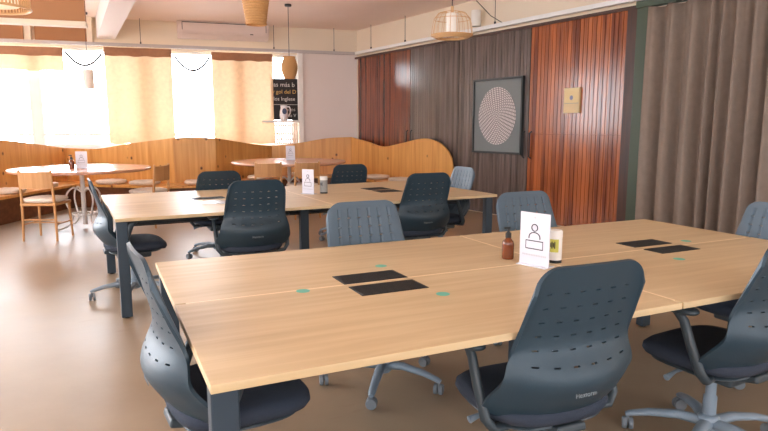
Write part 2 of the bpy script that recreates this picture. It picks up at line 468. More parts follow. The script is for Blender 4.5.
# curtain
bm = newbm()
s0, s1 = ry(5.22), ry(2.6); NS = 300; NZ = 14
rng = random.Random(3); ph = 0; phs = []
for i in range(NS+1):
    phs.append(ph); ph += (s1-s0)/NS * 2*PI/(.20+.06*math.sin(i*.043)+.035*math.sin(i*.11+1))
grid = []
for j in range(NZ+1):
    f = j/NZ; z = .03 + f*2.68; row = []
    amp = .075*(1-.4*f**3)
    for i in range(NS+1):
        s = s0 + (s1-s0)*i/NS
        y = .16 + amp*math.sin(phs[i]+.25*math.sin(f*3+i*.02)) + .016*math.sin(phs[i]*2.1+1.3+f) 
        row.append(bm.verts.new(WR @ Vector((s, y, z + (.012*math.cos(phs[i]) if j == NZ else 0)))))
    grid.append(row)
for j in range(NZ):
    for i in range(NS): bm.faces.new((grid[j][i], grid[j][i+1], grid[j+1][i+1], grid[j+1][i]))
ct = obj('curtain', bm, M['taupe'], ang=80)
sm = ct.modifiers.new('thick', 'SOLIDIFY'); sm.thickness = .003
tag(ct, 'taupe pleated floor length curtain right of the orange door', 'curtain')

# ------------------------------------------------------------------ blinds
def blind(X0, X1, ztop, zbot, label):
    s0, s1 = bx(X1), bx(X0); w = s1-s0
    t = thing('roman_blind', label, 'blind', group='burlap blinds in the back windows')
    t.matrix_world = WB @ Matrix.Translation((s0, .07, ztop))
    def sheet(z0, z1, off):
        bm = newbm(); g = []
        n = 40; m = 24
        for j in range(m+1):
            z = z0+(z1-z0)*j/m
            g.append([bm.verts.new((w*i/n, off+.006*math.sin(i*.55)+.008*math.sin(i*.21+z*1.7), z + (.008*math.sin(i*.5) if j == 0 else 0))) for i in range(n+1)])
        for j in range(m):
            for i in range(n): bm.faces.new((g[j][i], g[j][i+1], g[j+1][i+1], g[j+1][i]))
        return bm
    for nm, z0, z1, off, mm in (('fabric', zbot-ztop, 0, 0, 'burlap'), ('top_hem', -.14, .01, .012, 'hem')):
        o = obj(nm, sheet(z0, z1, off), M[mm], t, ang=80)
        if nm == 'top_hem': q = o.modifiers.new('thick', 'SOLIDIFY'); q.thickness = .004
blind(-2.6, -.43, 2.76, 2.36, 'short raised burlap blind at the far left, left of the ceiling beam')
blind(.24, 1.40, 2.80, 1.05, 'burlap blind in the middle under the air conditioner')
blind(2.12, 3.28, 2.78, 1.03, 'burlap blind left of the chalkboard')

# sagging cords between blinds
def cord(X0, X1, z0, z1, sag, label):
    pts = []
    for i in range(17):
        f = i/16; pts.append(WB @ Vector((bx(X0+(X1-X0)*f), .09, z0+(z1-z0)*f - sag*4*f*(1-f))))
    bm = newbm(); tube(bm, pts, .02, 8)
    tag(obj('hanging_cord', bm, M['wire']), label, 'cord', 'cords between the blinds')
cord(-.40, .21, 2.72, 2.70, .24, 'dark cord sagging between the left and middle blinds')
cord(1.45, 2.08, 2.70, 2.68, .26, 'dark cord sagging between the middle and right blinds')

# ------------------------------------------------------------------ chalkboard nook
t = thing('chalkboard', 'black chalkboard with handwritten menu beside the white window post', 'chalkboard')
t.matrix_world = WB @ Matrix.Translation((bx(3.50), .03, 1.50))
bm = newbm(); box2(bm, (-.27, -.012, 0), (.27, .012, .82), .003); obj('board', bm, M['chalk'], t)
def on_wall(bm, x, y, z):    # text (XY plane, +Z) onto a wall-frame plane facing local +y ; local x runs leftwards
    bmesh.ops.transform(bm, matrix=Matrix(((-1,0,0,x),(0,0,1,y),(0,1,0,z),(0,0,0,1))), verts=bm.verts[:])
    return bm
for body, z, x, sz, mm in (('as más b', .70, 0, .125, 'chalkw'), ('y gol del D', .56, 0, .11, 'chalky'), ('los Inglese', .42, 0, .105, 'chalkw'), ('ndos', .21, -.12, .10, 'chalkw'), ('más V', .09, -.12, .09, 'chalkw')):
    obj('chalk_writing', on_wall(text_bm(body, sz), x, .0135, z), M[mm], t, smooth=False)
bm = newbm(); box2(bm, (-.27, .012, .305), (.27, .014, .312)); obj('chalk_line', bm, M['chalkw'], t)
bm = newbm(); box2(bm, (bx(3.77), -.08, 1.45), (bx(3.05), .16, 1.49), .004, M=WB)
tag(obj('wall_shelf', bm, M['white']), 'white shelf under the chalkboard', 'shelf')
bm = newbm()
for k in range(11):
    s = bx(3.76)+.045*k+.02
    tube(bm, [WB @ Vector((s, .03, 1.02)), WB @ Vector((s, .03, 1.445))], .017, 8)
for z in (1.1, 1.38): box2(bm, (bx(3.77), .005, z), (bx(3.77)+.5, .015, z+.03), M=WB)
tag(obj('slatted_screen', bm, M['jute']), 'pale slatted screen under the white shelf', 'screen')
t = thing('ceramic_jug', 'white ceramic jug with dark handle gap standing on the white shelf', 'jug')
t.matrix_world = WB @ Matrix.Translation((bx(3.47), .13, 1.4905))
bm = newbm(); lathe(bm, [(.001, 0), (.062, 0), (.075, .02), (.086, .1), (.08, .19), (.062, .25), (.07, .3), (.066, .3), (.058, .25), (.07, .1), (.001, .02)], 28); obj('body', bm, M['ceramic'], t)
bm = newbm(); tube(bm, [(-.06, 0, .27), (-.11, 0, .275), (-.135, 0, .22), (-.125, 0, .14), (-.08, 0, .08)], .014, 8); obj('handle', bm, M['ceramic'], t)
bm = newbm(); prism(bm, [(.045*math.cos(a), .06*math.sin(a)) for a in [2*PI*k/20 for k in range(20)]], 0, .004)
bmesh.ops.transform(bm, matrix=Matrix(((1,0,0,.0),(0,0,1,.080),(0,1,0,.18),(0,0,0,1))), verts=bm.verts[:]); obj('glaze_patch', bm, M['blue'], t)

# ------------------------------------------------------------------ air conditioner
t = thing('air_conditioner', 'off white split air conditioner high on the back wall', 'air conditioner')
t.matrix_world = WB @ Matrix.Translation((bx(3.2), .0, 3.02))
Lc = bx(1.52)-bx(3.2)
bm = newbm()
prof = [(0, .0), (.14, .0), (.24, .09), (.26, .23), (.26, .305), (0, .305)]
mm_ = Matrix(((0,0,1,0),(1,0,0,0),(0,1,0,0),(0,0,0,1)))
prism(bm, prof, 0, Lc, M=mm_)
bmesh.ops.bevel(bm, geom=bm.edges[:], offset=.012, segments=2, affect='EDGES'); obj('body', bm, M['ac'], t)
bm = newbm(); box2(bm, (.06, .255, .12), (Lc-.1, .268, .27), .004); box2(bm, (.0, .0, .0), (.001, .001, .001)); obj('front_panel', bm, M['ac'], t)
bm = newbm(); box2(bm, (.06, .257, .272), (Lc-.1, .266, .284)); box2(bm, (.05, .257, .14), (.06, .266, .284)); box2(bm, (Lc-.1, .257, .14), (Lc-.09, .266, .284)); obj('intake_gap', bm, M['acdark'], t)
bm = newbm(); box(bm, (Lc/2, .2, .045), (Lc-.2, .10, .012), .004, rot=(R(38), 0, 0)); obj('louvre', bm, M['ac'], t)
bm = newbm(); box2(bm, (.30, .258, .09), (.36, .266, .105), .002); obj('badge', bm, M['acdark'], t)

# ------------------------------------------------------------------ cable rails
def rail(frame, s0, s1, off, z, label, wires, mt='rail'):
    t = thing('cable_rail', label, 'rail'); t.matrix_world = frame
    bm = newbm()
    box2(bm, (s0, off-.035, z), (s1, off-.028, z+.055)); box2(bm, (s0, off+.028, z), (s1, off+.035, z+.055))
    n = int((s1-s0)/.08)
    for k in range(n): box2(bm, (s0+k*.08, off-.028, z), (s0+k*.08+.055, off+.028, z+.006))
    obj('channel', bm, M[mt], t, smooth=False)
    for s in wires:
        b2 = newbm(); tube(b2, [(s, off, z+.04), (s, off, CEIL)], .005, 6); box(b2, (s, off, z+.07), (.025, .025, .05), .004); obj('hanger_wire', b2, M['wire'], t)
    return t
M['rail_grey'] = mat('grey_galvanised_rail', (186,178,174), .45)
rail(WB, .0, bx(-4.3), .17, 2.82, 'thin pale cable rail along the back wall above the blinds', [bx(4.5), bx(3.3), bx(.88), bx(-1.6)], 'rail_grey')
rl = rail(WR, .24, ry(3.5), .13, 2.815, 'white perforated cable rail along the right wall over the doors', [ry(11.2), ry(10.05), ry(7.75), ry(5.4)])
bm = newbm(); tube(bm, [(ry(8.25), .06, 3.3), (ry(7.9), .08, 3.02), (ry(7.6), .12, 2.87), (ry(7.4), .13, 2.85)], .006, 6); obj('power_cord', bm, M['wire'], rl)
t = thing('wall_lamp', 'white tube wall lamp above the framed print', 'wall lamp'); t.matrix_world = WR @ Matrix.Translation((ry(8.2), 0, 2.9))
bm = newbm(); lathe(bm, [(.072, 0), (.075, .004), (.075, .236), (.072, .24)], 28, (0, .1, 0)); obj('shade', bm, M['tubewhite'], t)
bm = newbm(); box2(bm, (-.11, -.02, .15), (-.05, .1, .2), .005); obj('bracket', bm, M['wire'], t)

# ------------------------------------------------------------------ framed print and notice
t = thing('framed_print', 'black framed square print of a pale circle on grey wooden doors', 'picture')
t.matrix_world = WR @ Matrix.Translation(((ry(8.28)+ry(7.20))/2, .025, 1.53))
hw, hh = .535, .565
bm = newbm()
box2(bm, (-hw, 0, -hh), (hw, .05, -hh+.03), .003); box2(bm, (-hw, 0, hh-.03), (hw, .05, hh), .003)
box2(bm, (-hw, 0, -hh), (-hw+.03, .05, hh), .003); box2(bm, (hw-.03, 0, -hh), (hw, .05, hh), .003); obj('frame', bm, M['frame'], t)
bm = newbm(); box2(bm, (-hw+.02, .0, -hh+.02), (hw-.02, .03, hh-.02)); obj('mount', bm, M['mount'], t)
bm = newbm(); prism(bm, [(.40*math.cos(2*PI*k/72), .43*math.sin(2*PI*k/72)) for k in range(72)], 0, .004)
bmesh.ops.transform(bm, matrix=Matrix(((1,0,0,0),(0,0,1,.030),(0,1,0,0),(0,0,0,1))), verts=bm.verts[:]); obj('ring_artwork', bm, M['art'], t)
t = thing('notice_plate', 'small cream notice with blue mark on orange plank door', 'notice')
t.matrix_world = WR @ Matrix.Translation(((ry(6.475)+ry(6.22))/2, .024, 1.715))
bm = newbm(); box2(bm, (-.13, 0, -.165), (.13, .03, .165), .003); obj('plate', bm, M['plate'], t)
bm = newbm(); box2(bm, (-.115, .03, -.03), (.115, .0325, .15)); obj('picture_panel', bm, mat('pale_yellow_print', (230,206,150), .5), t)
bm = newbm(); prism(bm, [(.026*math.cos(2*PI*k/24), .03*math.sin(2*PI*k/24)) for k in range(24)], 0, .002)
bmesh.ops.transform(bm, matrix=Matrix(((1,0,0,0),(0,0,1,.0326),(0,1,0,.035),(0,0,0,1))), verts=bm.verts[:]); obj('blue_mark', bm, mat('blue_print', (130,140,180), .5), t)
bm = newbm(); box2(bm, (-.115, .03, -.04), (.115, .0325, -.034)); obj('dividing_line', bm, mat('grey_blue_print', (150,150,150), .5), t)

# ------------------------------------------------------------------ bench
P = [Vector(p) for p in ((-2.24, 9.1), (-.52, 12.4), (1.19, 11.0), (1.90, 11.0), (3.17, 12.0), (4.80, 11.82), (5.34, 8.62))]
# top heights along each panel
tops = [((0, 1.30), (.55, 1.17), (1, .99)),
        ((0, .99), (.30, .985), (.62, 1.08), (1, 1.176)),
        ((0, 1.176), (.4, 1.19), (1, 1.172)),
        ((0, 1.172), (.6, 1.05), (1, .985)),
        ((0, .985), (.33, 1.04), (.68, 1.13), (1, 1.155)),
        ((0, 1.155), (.22, 1.06), (.36, .99), (.55, 1.07), (.75, 1.165), (.87, 1.11), (.95, .96), (.985, .78), (1.0, .5))]
bench = thing('bench_seat', 'long zigzag plywood bench with wavy backrest under the windows', 'bench')
def offs(poly, d):
    out = []
    for i, p in enumerate(poly):
        if i == 0: t1 = t2 = (poly[1]-poly[0]).normalized()
        elif i == len(poly)-1: t1 = t2 = (poly[-1]-poly[-2]).normalized()
        else: t1 = (p-poly[i-1]).normalized(); t2 = (poly[i+1]-p).normalized()
        n1 = Vector((t1.y, -t1.x)); n2 = Vector((t2.y, -t2.x))
        out.append(p + (n1+n2)*d/(1+n1.dot(n2)))
    return out
back = offs(P, -.03)
front = offs(P, .52)
for i in range(6):
    bm = newbm(); n = 40; rows = []
    for k in range(n+1):
        f = k/n; z = spline([a for a, _ in tops[i]], [b for _, b in tops[i]], f)
        a = P[i].lerp(P[i+1], f); b = back[i].lerp(back[i+1], f)
        rows.append([bm.verts.new((a.x, a.y, .02)), bm.verts.new((a.x, a.y, z)), bm.verts.new((b.x, b.y, z)), bm.verts.new((b.x, b.y, .02))])
    for r0, r1 in zip(rows, rows[1:]):
        for q in range(4): bm.faces.new((r0[q], r0[(q+1)%4], r1[(q+1)%4], r1[q]))
    bm.faces.new(rows[0]); bm.faces.new(rows[-1][::-1])
    obj('back_panel', bm, M['pine'], bench)
bm = newbm()
fr2 = offs(P, .47)
inn = offs(P, .001)
for i in range(6):
    pl = [inn[i], inn[i+1], front[i+1], front[i]]
    prism(bm, [(p.x, p.y) for p in pl], .36, .40)
obj('seat_board', bm, M['pine'], bench, smooth=False)
bm = newbm()
for i in range(6):
    pl = [inn[i], inn[i+1], fr2[i+1], fr2[i]]
    prism(bm, [(p.x, p.y) for p in pl], .0, .36)
obj('plinth', bm, M['benchdark'], bench, smooth=False)

def cushion_bm(w, d, h, e=3.2, n=40, fluff=0.0, seed=0):
    rg = random.Random(seed); bm = newbm()
    prof = [(.80, 0), (.95, .12), (1.0, .4), (.985, .7), (.90, .9), (.7, .99), (.35, 1.03)]
    rings = []
    jit = [1+fluff*rg.uniform(-1, 1) for _ in range(n)]
    for s, z in prof:
        vs = []
        for k in range(n):
            a = 2*PI*k/n; c, q = math.cos(a), math.sin(a)
            x = math.copysign(abs(c)**(2/e), c)*w/2*s*jit[k]; y = math.copysign(abs(q)**(2/e), q)*d/2*s*jit[k]
            vs.append(bm.verts.new((x, y, z*h*(1+fluff*rg.uniform(-1.5, 1.5)))))
        rings.append(vs)
    for a, b in zip(rings, rings[1:]):
        for k in range(n): bm.faces.new((a[k], a[(k+1)%n], b[(k+1)%n], b[k]))
    bm.faces.new(rings[0][::-1]); bm.faces.new(rings[-1])
    return bm
cus = [(0, .45, 'behind the near left of the left round table'), (0, .68, 'in the corner left of the left round table'),
       (1, .52, 'behind the right side of left round table'), (1, .82, 'just left of the orange bench divider'),
       (2, .5, 'in front of the orange bench divider'), (3, .55, 'left behind the right round table'),
       (4, .35, 'straight behind the right round table'), (5, .42, 'below the dip of the bench at the right wall'), (5, .66, 'near the rounded bench end at right wall')]
for k, (i, f, where) in enumerate(cus):
    a = P[i].lerp(P[i+1], f); t = (P[i+1]-P[i]).normalized(); nrm = Vector((t.y, -t.x))
    c = a + nrm*.27
    o = obj('seat_cushion', cushion_bm(.46, .42, .07, 3, 44, .035, k), M['fluff'], ang=80)
    o.location = (c.x, c.y, .402); o.rotation_euler = (0, 0, math.atan2(t.y, t.x))
    tag(o, 'white fluffy cushion on the bench ' + where, 'cushion', 'fluffy cushions on the bench')

# ------------------------------------------------------------------ round tables
def round_table(x, y, r, label):
    t = thing('round_table', label, 'table', (x, y, 0), 0, 'round tables by the bench')
    bm = newbm(); lathe(bm, [(.001, .782), (r-.02, .782), (r, .79), (r, .812), (r-.008, .82), (.001, .82)], 72, cap=False); obj('tabletop', bm, M['roundtop'], t)
    bm = newbm(); lathe(bm, [(.03, .05), (.03, .775), (.16, .778), (.16, .7815)], 16); obj('post', bm, M['iron'], t)
    for k in range(4):
        a = k*PI/2+.5; b2 = newbm()
        pr = [(.03, .5), (.12, .56), (.21, .5), (.24, .38), (.19, .24), (.16, .14), (.24, .05), (.38, .013)]
        pts = []
        for q in range(29):
            u = q/28*(len(pr)-1)
            rr = spline(list(range(len(pr))), [p[0] for p in pr], u); zz = spline(list(range(len(pr))), [p[1] for p in pr], u)
            pts.append((rr*math.cos(a), rr*math.sin(a), zz))
        tube(b2, pts, .012, 8); obj('leg', b2, M['iron'], t)
    bm = newbm(); tube(bm, [(.17*math.cos(2*PI*k/32), .17*math.sin(2*PI*k/32), .2) for k in range(32)], .009, 6, closed=True); obj('ring', bm, M['iron'], t)
    return t
round_table(-.2, 9.2, .88, 'round wooden table on white iron base at far left')
round_table(2.82, 9.62, .92, 'round wooden table on white iron base in front of chalkboard')

# wooden chairs around them
wc = thing('wooden_chair', 'wooden chair with white fluffy seat, nearest one left of left round table', 'chair', (-.6, 8.5, 0), R(-23), 'wooden chairs at the round tables')
for sx in (-1, 1):
    bm = newbm(); tube(bm, [(sx*.2, -.2, 0), (sx*.19, -.185, .45), (sx*.185, -.215, .86)], [.013, .017, .014], 10); obj('rear_post', bm, M['chairwood'], wc)
    bm = newbm(); tube(bm, [(sx*.2, .2, 0), (sx*.185, .185, .44)], [.013, .017], 10); obj('leg', bm, M['chairwood'], wc)
bm = newbm()
for sx in (-1, 1): tube(bm, [(sx*.195, -.195, .2), (sx*.195, .195, .2)], .009, 8)
tube(bm, [(-.195, 0, .2), (.195, 0, .2)], .009, 8); tube(bm, [(-.19, -.19, .26), (.19, -.19, .26)], .009, 8)
obj('stretcher', bm, M['chairwood'], wc)
bm = newbm(); box(bm, (0, 0, .445), (.42, .42, .035), .01); obj('seat_frame', bm, M['chairwood'], wc)
bm = newbm()
g = []
for k in range(13):
    u = -1+2*k/12; yy = -.215-.03*(1-u*u)
    g.append([bm.verts.new((u*.185, yy+dy, z)) for dy, z in ((.007, .64), (.0, .84), (-.014, .84), (-.007, .64))])
for a, b in zip(g, g[1:]):
    for q in range(4): bm.faces.new((a[q], a[(q+1)%4], b[(q+1)%4], b[q]))
bm.faces.new(g[0]); bm.faces.new(g[-1][::-1]); obj('backrest', bm, M['chairwood'], wc)
bm = cushion_bm(.45, .44, .06, 3, 40, .04, 99)
bmesh.ops.translate(bm, vec=(0, 0, .464), verts=bm.verts[:]); obj('seat_pad', bm, M['fluff'], wc, ang=80)
G = 'wooden chairs at the round tables'
dup(wc, (.62, 9.0, 0), R(55), 'wooden chair with white fluffy seat at right side of left round table', G)
dup(wc, (2.28, 8.98, 0), R(-6), 'wooden chair at the right round table, left one of the two in front', G)
dup(wc, (2.80, 8.86, 0), R(4), 'wooden chair at the right round table, right one of the two in front', G)

# ------------------------------------------------------------------ bench desks
def desk(name_label, x0, y0, rot, L, D, split, flaps, stickers, midlegs):
    t = thing('meeting_table', name_label, 'table', (x0, y0, 0), rot, 'long oak meeting tables')
    g = .004; mid = D/2
    tops = []
    for (a, b) in ((0, split-g), (split+g, L)):
        for (c, d) in ((0, mid-g), (mid+g, D)):
            bm = newbm(); box2(bm, (a, c, .715), (b, d, .74), .003)
            tops.append(obj('tabletop', bm, M['oak'], t))
    bm = newbm(); box2(bm, (.04, mid-.005, .716), (L-.04, mid+.005, .7402)); box2(bm, (split-.005, .04, .716), (split+.005, D-.04, .7402)); obj('joint_strip', bm, M['oak_edge'], t, smooth=False)
    for x in (.0+.045, split-.1, L-.045):
        for y in ((.085, D-.085) if x != split-.1 else midlegs):
            bm = newbm(); box(bm, (x, y, .36), (.075, .06, .705), .006); 
            lg = obj('leg', bm, M['steel'], t)
            b2 = newbm(); lathe(b2, [(.02, 0), (.024, .004), (.024, .012)], 16, (x, y, 0)); obj('foot', b2, M['black'], lg)
        bm = newbm(); box(bm, (x, D/2, .70), (.05, D-.24, .028), .004); obj('cross_beam', bm, M['steel'], t)
    bm = newbm(); box2(bm, (.10, mid-.32, .61), (L-.10, mid-.27, .665), .004); box2(bm, (.10, mid+.27, .61), (L-.10, mid+.32, .665), .004); box2(bm, (.10, mid-.32, .60), (L-.10, mid+.32, .607)); obj('cable_tray', bm, M['black'], t)
    for (a, b, c, d) in flaps:
        bm = newbm(); box2(bm, (a, c, .7395), (b, d, .7425), .001)
        f = obj('cable_flap', bm, M['black'], t)
        bm = newbm(); n = 9
        for k in range(n): box2(bm, (a+.01, c+(d-c)*(k+.6)/(n+.2), .7424), (b-.01, c+(d-c)*(k+.6)/(n+.2)+.004, .7437)); 
        obj('flap_brush', bm, M['cap'], f, smooth=False)
    for (a, b) in stickers:
        bm = newbm(); lathe(bm, [(.027, .7401), (.027, .7408)], 28, (a, b, 0)); s = obj('round_sticker', bm, M['teal'], t)
    return t
X1, Y1 = .22, 1.484
desk('long light oak meeting table in the foreground', X1, Y1, 0, 3.20, 1.53, 1.69,
     [(.66, .95, .765, .91), (.66, .95, .58, .722), (2.34, 2.62, .82, .955), (2.34, 2.62, .645, .765)],
     [(.479, .747), (.937, 1.007), (.953, .476), (2.75, .836), (2.312, .525)], (.50, .82))
desk('long light oak meeting table in the second row', .087, 4.58, R(2.6), 3.33, 1.68, 1.66,
     [(2.42, 2.67, .90, 1.10), (2.42, 2.67, .64, .84), (.70, .98, .88, 1.03)], [], (.47, 1.48))

# ------------------------------------------------------------------ office chairs
def make_office_chair(loc, rz, label):
    t = thing('office_chair', label, 'office chair', loc, rz, 'teal grey office chairs')
    NU, NV = 44, 110
    vz = lambda v: v
    xs = [0, .15, .3, .5, .75, 1]
    fy = lambda v: spline(xs, [-.165, -.24, -.280, -.232, -.255, -.292], v)
    fw = lambda v: spline([0, .12, .28, .55, .8, 1], [.280, .286, .268, .236, .226, .216], v)
    fe = lambda v: spline([0, .15, .3, .5, .75, 1], [.075, .095, .09, .04, .02, .014], v)
    rc = .085; ZB, ZT = .405, .96
    def S_(i, j):
        u = -1+2*i/NU; v = j/NV
        w = fw(v); ax = abs(u)*fw(1)
        drop = 0
        if ax > fw(1)-rc:
            q = min(1, (ax-(fw(1)-rc))/rc); drop = rc*(1-math.sqrt(max(0, 1-q*q)))
        low = .05*abs(u)**3       # bottom edge rises slightly at the sides
        z = ZB+low + v*(ZT-drop-ZB-low)
        y = fy(v) + fe(v)*abs(u)**2.2
        return Vector((u*w, y, z))
    pts = [[S_(i, j) for i in range(NU+1)] for j in range(NV+1)]
    def nrm(i, j):
        a = pts[j][min(i+1, NU)]-pts[j][max(i-1, 0)]; b = pts[min(j+1, NV)][i]-pts[max(j-1, 0)][i]
        n = a.cross(b); n = n if n.y < 0 else -n
        return n.normalized()      # towards the back of the chair (-y)
    hole = set()
    for r in range(6):
        j = 42+r*10
        for c in range(6):
            i = 6+c*6
            hole.add((i, j)); hole.add((i+1, j))
    bm = newbm(); T = .006; F = {}; B = {}
    for j in range(NV+1):
        for i in range(NU+1):
            n = nrm(i, j); gr = .0045 if (i-7) % 6 == 0 and 7 <= i <= 37 and 13 < j < 103 else 0
            F[i, j] = bm.verts.new(pts[j][i] - n*(T-gr)); B[i, j] = bm.verts.new(pts[j][i] + n*T)
    ok = lambda i, j: 0 <= i < NU and 0 <= j < NV and (i, j) not in hole
    for j in range(NV):
        for i in range(NU):
            if not ok(i, j): continue
            q = [(i, j), (i+1, j), (i+1, j+1), (i, j+1)]
            bm.faces.new([F[k] for k in q]); bm.faces.new([B[k] for k in q][::-1])
            for (di, dj, a, b) in ((0,-1,0,1), (1,0,1,2), (0,1,2,3), (-1,0,3,0)):
                if not ok(i+di, j+dj): bm.faces.new((F[q[a]], B[q[a]], B[q[b]], F[q[b]]))
    fset = {v for v in F.values()}
    ff = [i for i, f in enumerate(bm.faces) if all(v in fset for v in f.verts)]
    br = obj('backrest', bm, M['shell'], t, ang=18)
    br.data.materials.append(M['shell_front'])
    for i in ff: br.data.polygons[i].material_index = 1
    lb = text_bm('Flexform', .024, .0006)
    v = .22; jz = ZB+v*(ZT-ZB)
    bmesh.ops.transform(lb, matrix=Matrix.Translation((0, fy(v)-T-.0035, jz)) @ Matrix.Rotation(PI/2-.05, 4, 'X'), verts=lb.verts[:])
    obj('logo', lb, M['logo'], br, smooth=False)
    # seat
    bm = cushion_bm(.50, .47, .075, 3.0, 56)
    for vv in bm.verts:
        vv.co.z += .395 + (-.02*max(0, (vv.co.y-.1)/.13)**2 if vv.co.y > .1 else 0) - .006*(1-(vv.co.x/.25)**2)
        vv.co.y += .02
    obj('seat', bm, M['seatfab'], t, ang=80)
    bm = cushion_bm(.44, .40, .022, 3.4, 40)
    bmesh.ops.translate(bm, vec=(0, .01, .374), verts=bm.verts[:]); obj('seat_shell', bm, M['arm'], t)
    bm = newbm(); box(bm, (0, .0, .345), (.17, .26, .06), .015); box(bm, (0, -.14, .365), (.12, .16, .03), .008, rot=(R(-12),0,0))
    obj('tilt_mechanism', bm, M['arm'], t)
    bm = newbm(); tube(bm, [(-.08, .05, .35), (-.17, .06, .345), (-.23, .06, .33)], [.008, .008, .014], 8); obj('lever', bm, M['base'], t)
    # armrests
    for s in (-1, 1):
        bm = newbm()
        tube(bm, [(s*.17, -.10, .377), (s*.245, -.12, .385), (s*.272, -.11, .42), (s*.28, -.07, .52), (s*.283, -.035, .615), (s*.28, .0, .648)], [.02, .021, .022, .021, .02, .02], 10, flat=.75)
        a = obj('armrest', bm, M['arm'], t)
        b2 = cushion_bm(.075, .24, .028, 3, 28); bmesh.ops.translate(b2, vec=(s*.28, .03, .645), verts=b2.verts[:]); obj('arm_pad', b2, M['arm'], a)
    bm = newbm(); lathe(bm, [(.028, .09), (.028, .22), (.022, .225), (.022, .33)], 20); obj('gas_column', bm, M['base'], t)
    bm = newbm()
    lathe(bm, [(.035, .062), (.045, .075), (.045, .125), (.03, .14)], 24)
    tips = []
    for k in range(5):
        a = PI/2+2*PI*k/5+PI; d = Vector((math.cos(a), math.sin(a), 0))
        tube(bm, [d*.02+Vector((0,0,.1)), d*.12+Vector((0,0,.112)), d*.24+Vector((0,0,.098)), d*.315+Vector((0,0,.078)), d*.335+Vector((0,0,.07))], [.03, .027, .022, .019, .014], 10, flat=.75)
        tips.append(d*.325)
    obj('star_base', bm, M['base'], t)
    for k, p in enumerate(tips):
        bm = newbm(); a = k*1.3
        m = Matrix.Translation((p.x, p.y, .029)) @ Matrix.Rotation(a, 4, 'Z') @ Matrix.Rotation(PI/2, 4, 'X')
        for s in (-1, 1): lathe(bm, [(.012, s*.008-.008), (.028, s*.014-.009), (.029, s*.014), (.026, s*.014+.009), (.012, s*.014+.010)], 20, M=m)
        lathe(bm, [(.006, .03), (.006, .075)], 10, (p.x, p.y, 0))
        hb = newbm()
        obj('caster', bm, M['caster'], t); hb.free()
    return t
OG = 'teal grey office chairs'
chairs = [  # x, y, facing angle (deg, world), dz, label
 (1.385, 1.67, 88, .0, 'large office chair in front of the front table, back towards the viewer'),
 (.375, 2.06, 5, .035, 'office chair at left end of the front table, seen edge on'),
 (2.35, 1.66, 95, 0, 'office chair at the lower right, front table near side'),
 (1.34, 2.85, 270, 0, 'office chair facing viewer across the front table, light grey ribbed back'),
 (2.54, 2.95, 270, -.01, 'office chair facing viewer behind the front table sign and amber bottle'),
 (3.27, 2.16, 180, -.025, 'office chair at right end of the front table against curtain'),
 (1.07, 4.79, 90, .02, 'office chair before the back table, left of two with backs to viewer'),
 (2.58, 4.85, 90, .02, 'office chair before the back table, right of two with backs to viewer'),
 (.22, 5.28, 4, .01, 'office chair at left end of the back table, seen edge on'),
 (1.12, 6.62, 90, -.035, 'office chair behind the back table, turned away towards the orange bench divider'),
 (2.72, 7.0, 90, -.03, 'office chair behind the back table, turned away, right of the grey canister'),
 (3.28, 5.55, 180, -.015, 'office chair at right end of the back table by rounded bench end'),
]
ch0 = None
for (x, y, a, dz, lab) in chairs:
    rz = R(a-90)
    if ch0 is None: c = ch0 = make_office_chair((x, y, 0), rz, lab)
    else: c = dup(ch0, (x, y, 0), rz, lab, OG)
    for k in c.children:
        if k.name.split('.')[0] in ('backrest', 'seat', 'seat_shell', 'armrest', 'tilt_mechanism', 'lever'): k.location.z = dz
    
# ------------------------------------------------------------------ things on tables
def desk_sign(x, y, z, rz, h, w, label):
    t = thing('table_sign', label, 'sign', (x, y, z), rz, 'white table signs')
    # front faces local -y
    bm = newbm(); box2(bm, (-w/2, -.003, .004), (w/2, .003, h), .001); box2(bm, (-w/2, -.03, 0), (w/2, .045, .004), .001); obj('stand', bm, M['acrylic'], t)
    k = h/.225
    bm = newbm()
    def stroke(pts, closed=False): tube(bm, [(a*k, -.0036, b*k) for a, b in pts], .0022*k, 6, closed)
    stroke([(.0145*math.cos(2*PI*q/20), .162+.0145*math.sin(2*PI*q/20)) for q in range(20)], True)
    stroke([(-.027, .115)]+[(.027*math.cos(PI-PI*q/10), .122+.020*math.sin(PI-PI*q/10)) for q in range(11)]+[(.027, .115)])
    stroke([(-.042, .106), (.042, .106), (.042, .072), (-.042, .072)], True)
    obj('desk_icon', bm, M['ink'], t)
    bm = newbm()
    for q in range(14): box(bm, ((-.055+q*.0085)*k, -.0033, .045*k), (.006*k, .001, .007*k))
    box(bm, (0, -.0033, .205*k), (.008*k, .001, .008*k))
    obj('faint_print', bm, M['ink_grey'], t, smooth=False)
    return t
desk_sign(1.80, 2.195, .7403, R(-74), .247, .16, 'white sign with desk icon on the front table beside amber bottle')
desk_sign(1.80, 5.52, .7403, R(-62), .235, .15, 'white sign with desk icon on the back table beside grey canister')
desk_sign(-.19, 9.12, .8203, R(-20), .225, .15, 'white sign on the left round table')
desk_sign(2.93, 9.9, .8203, R(-20), .235, .15, 'white sign on the right round table')

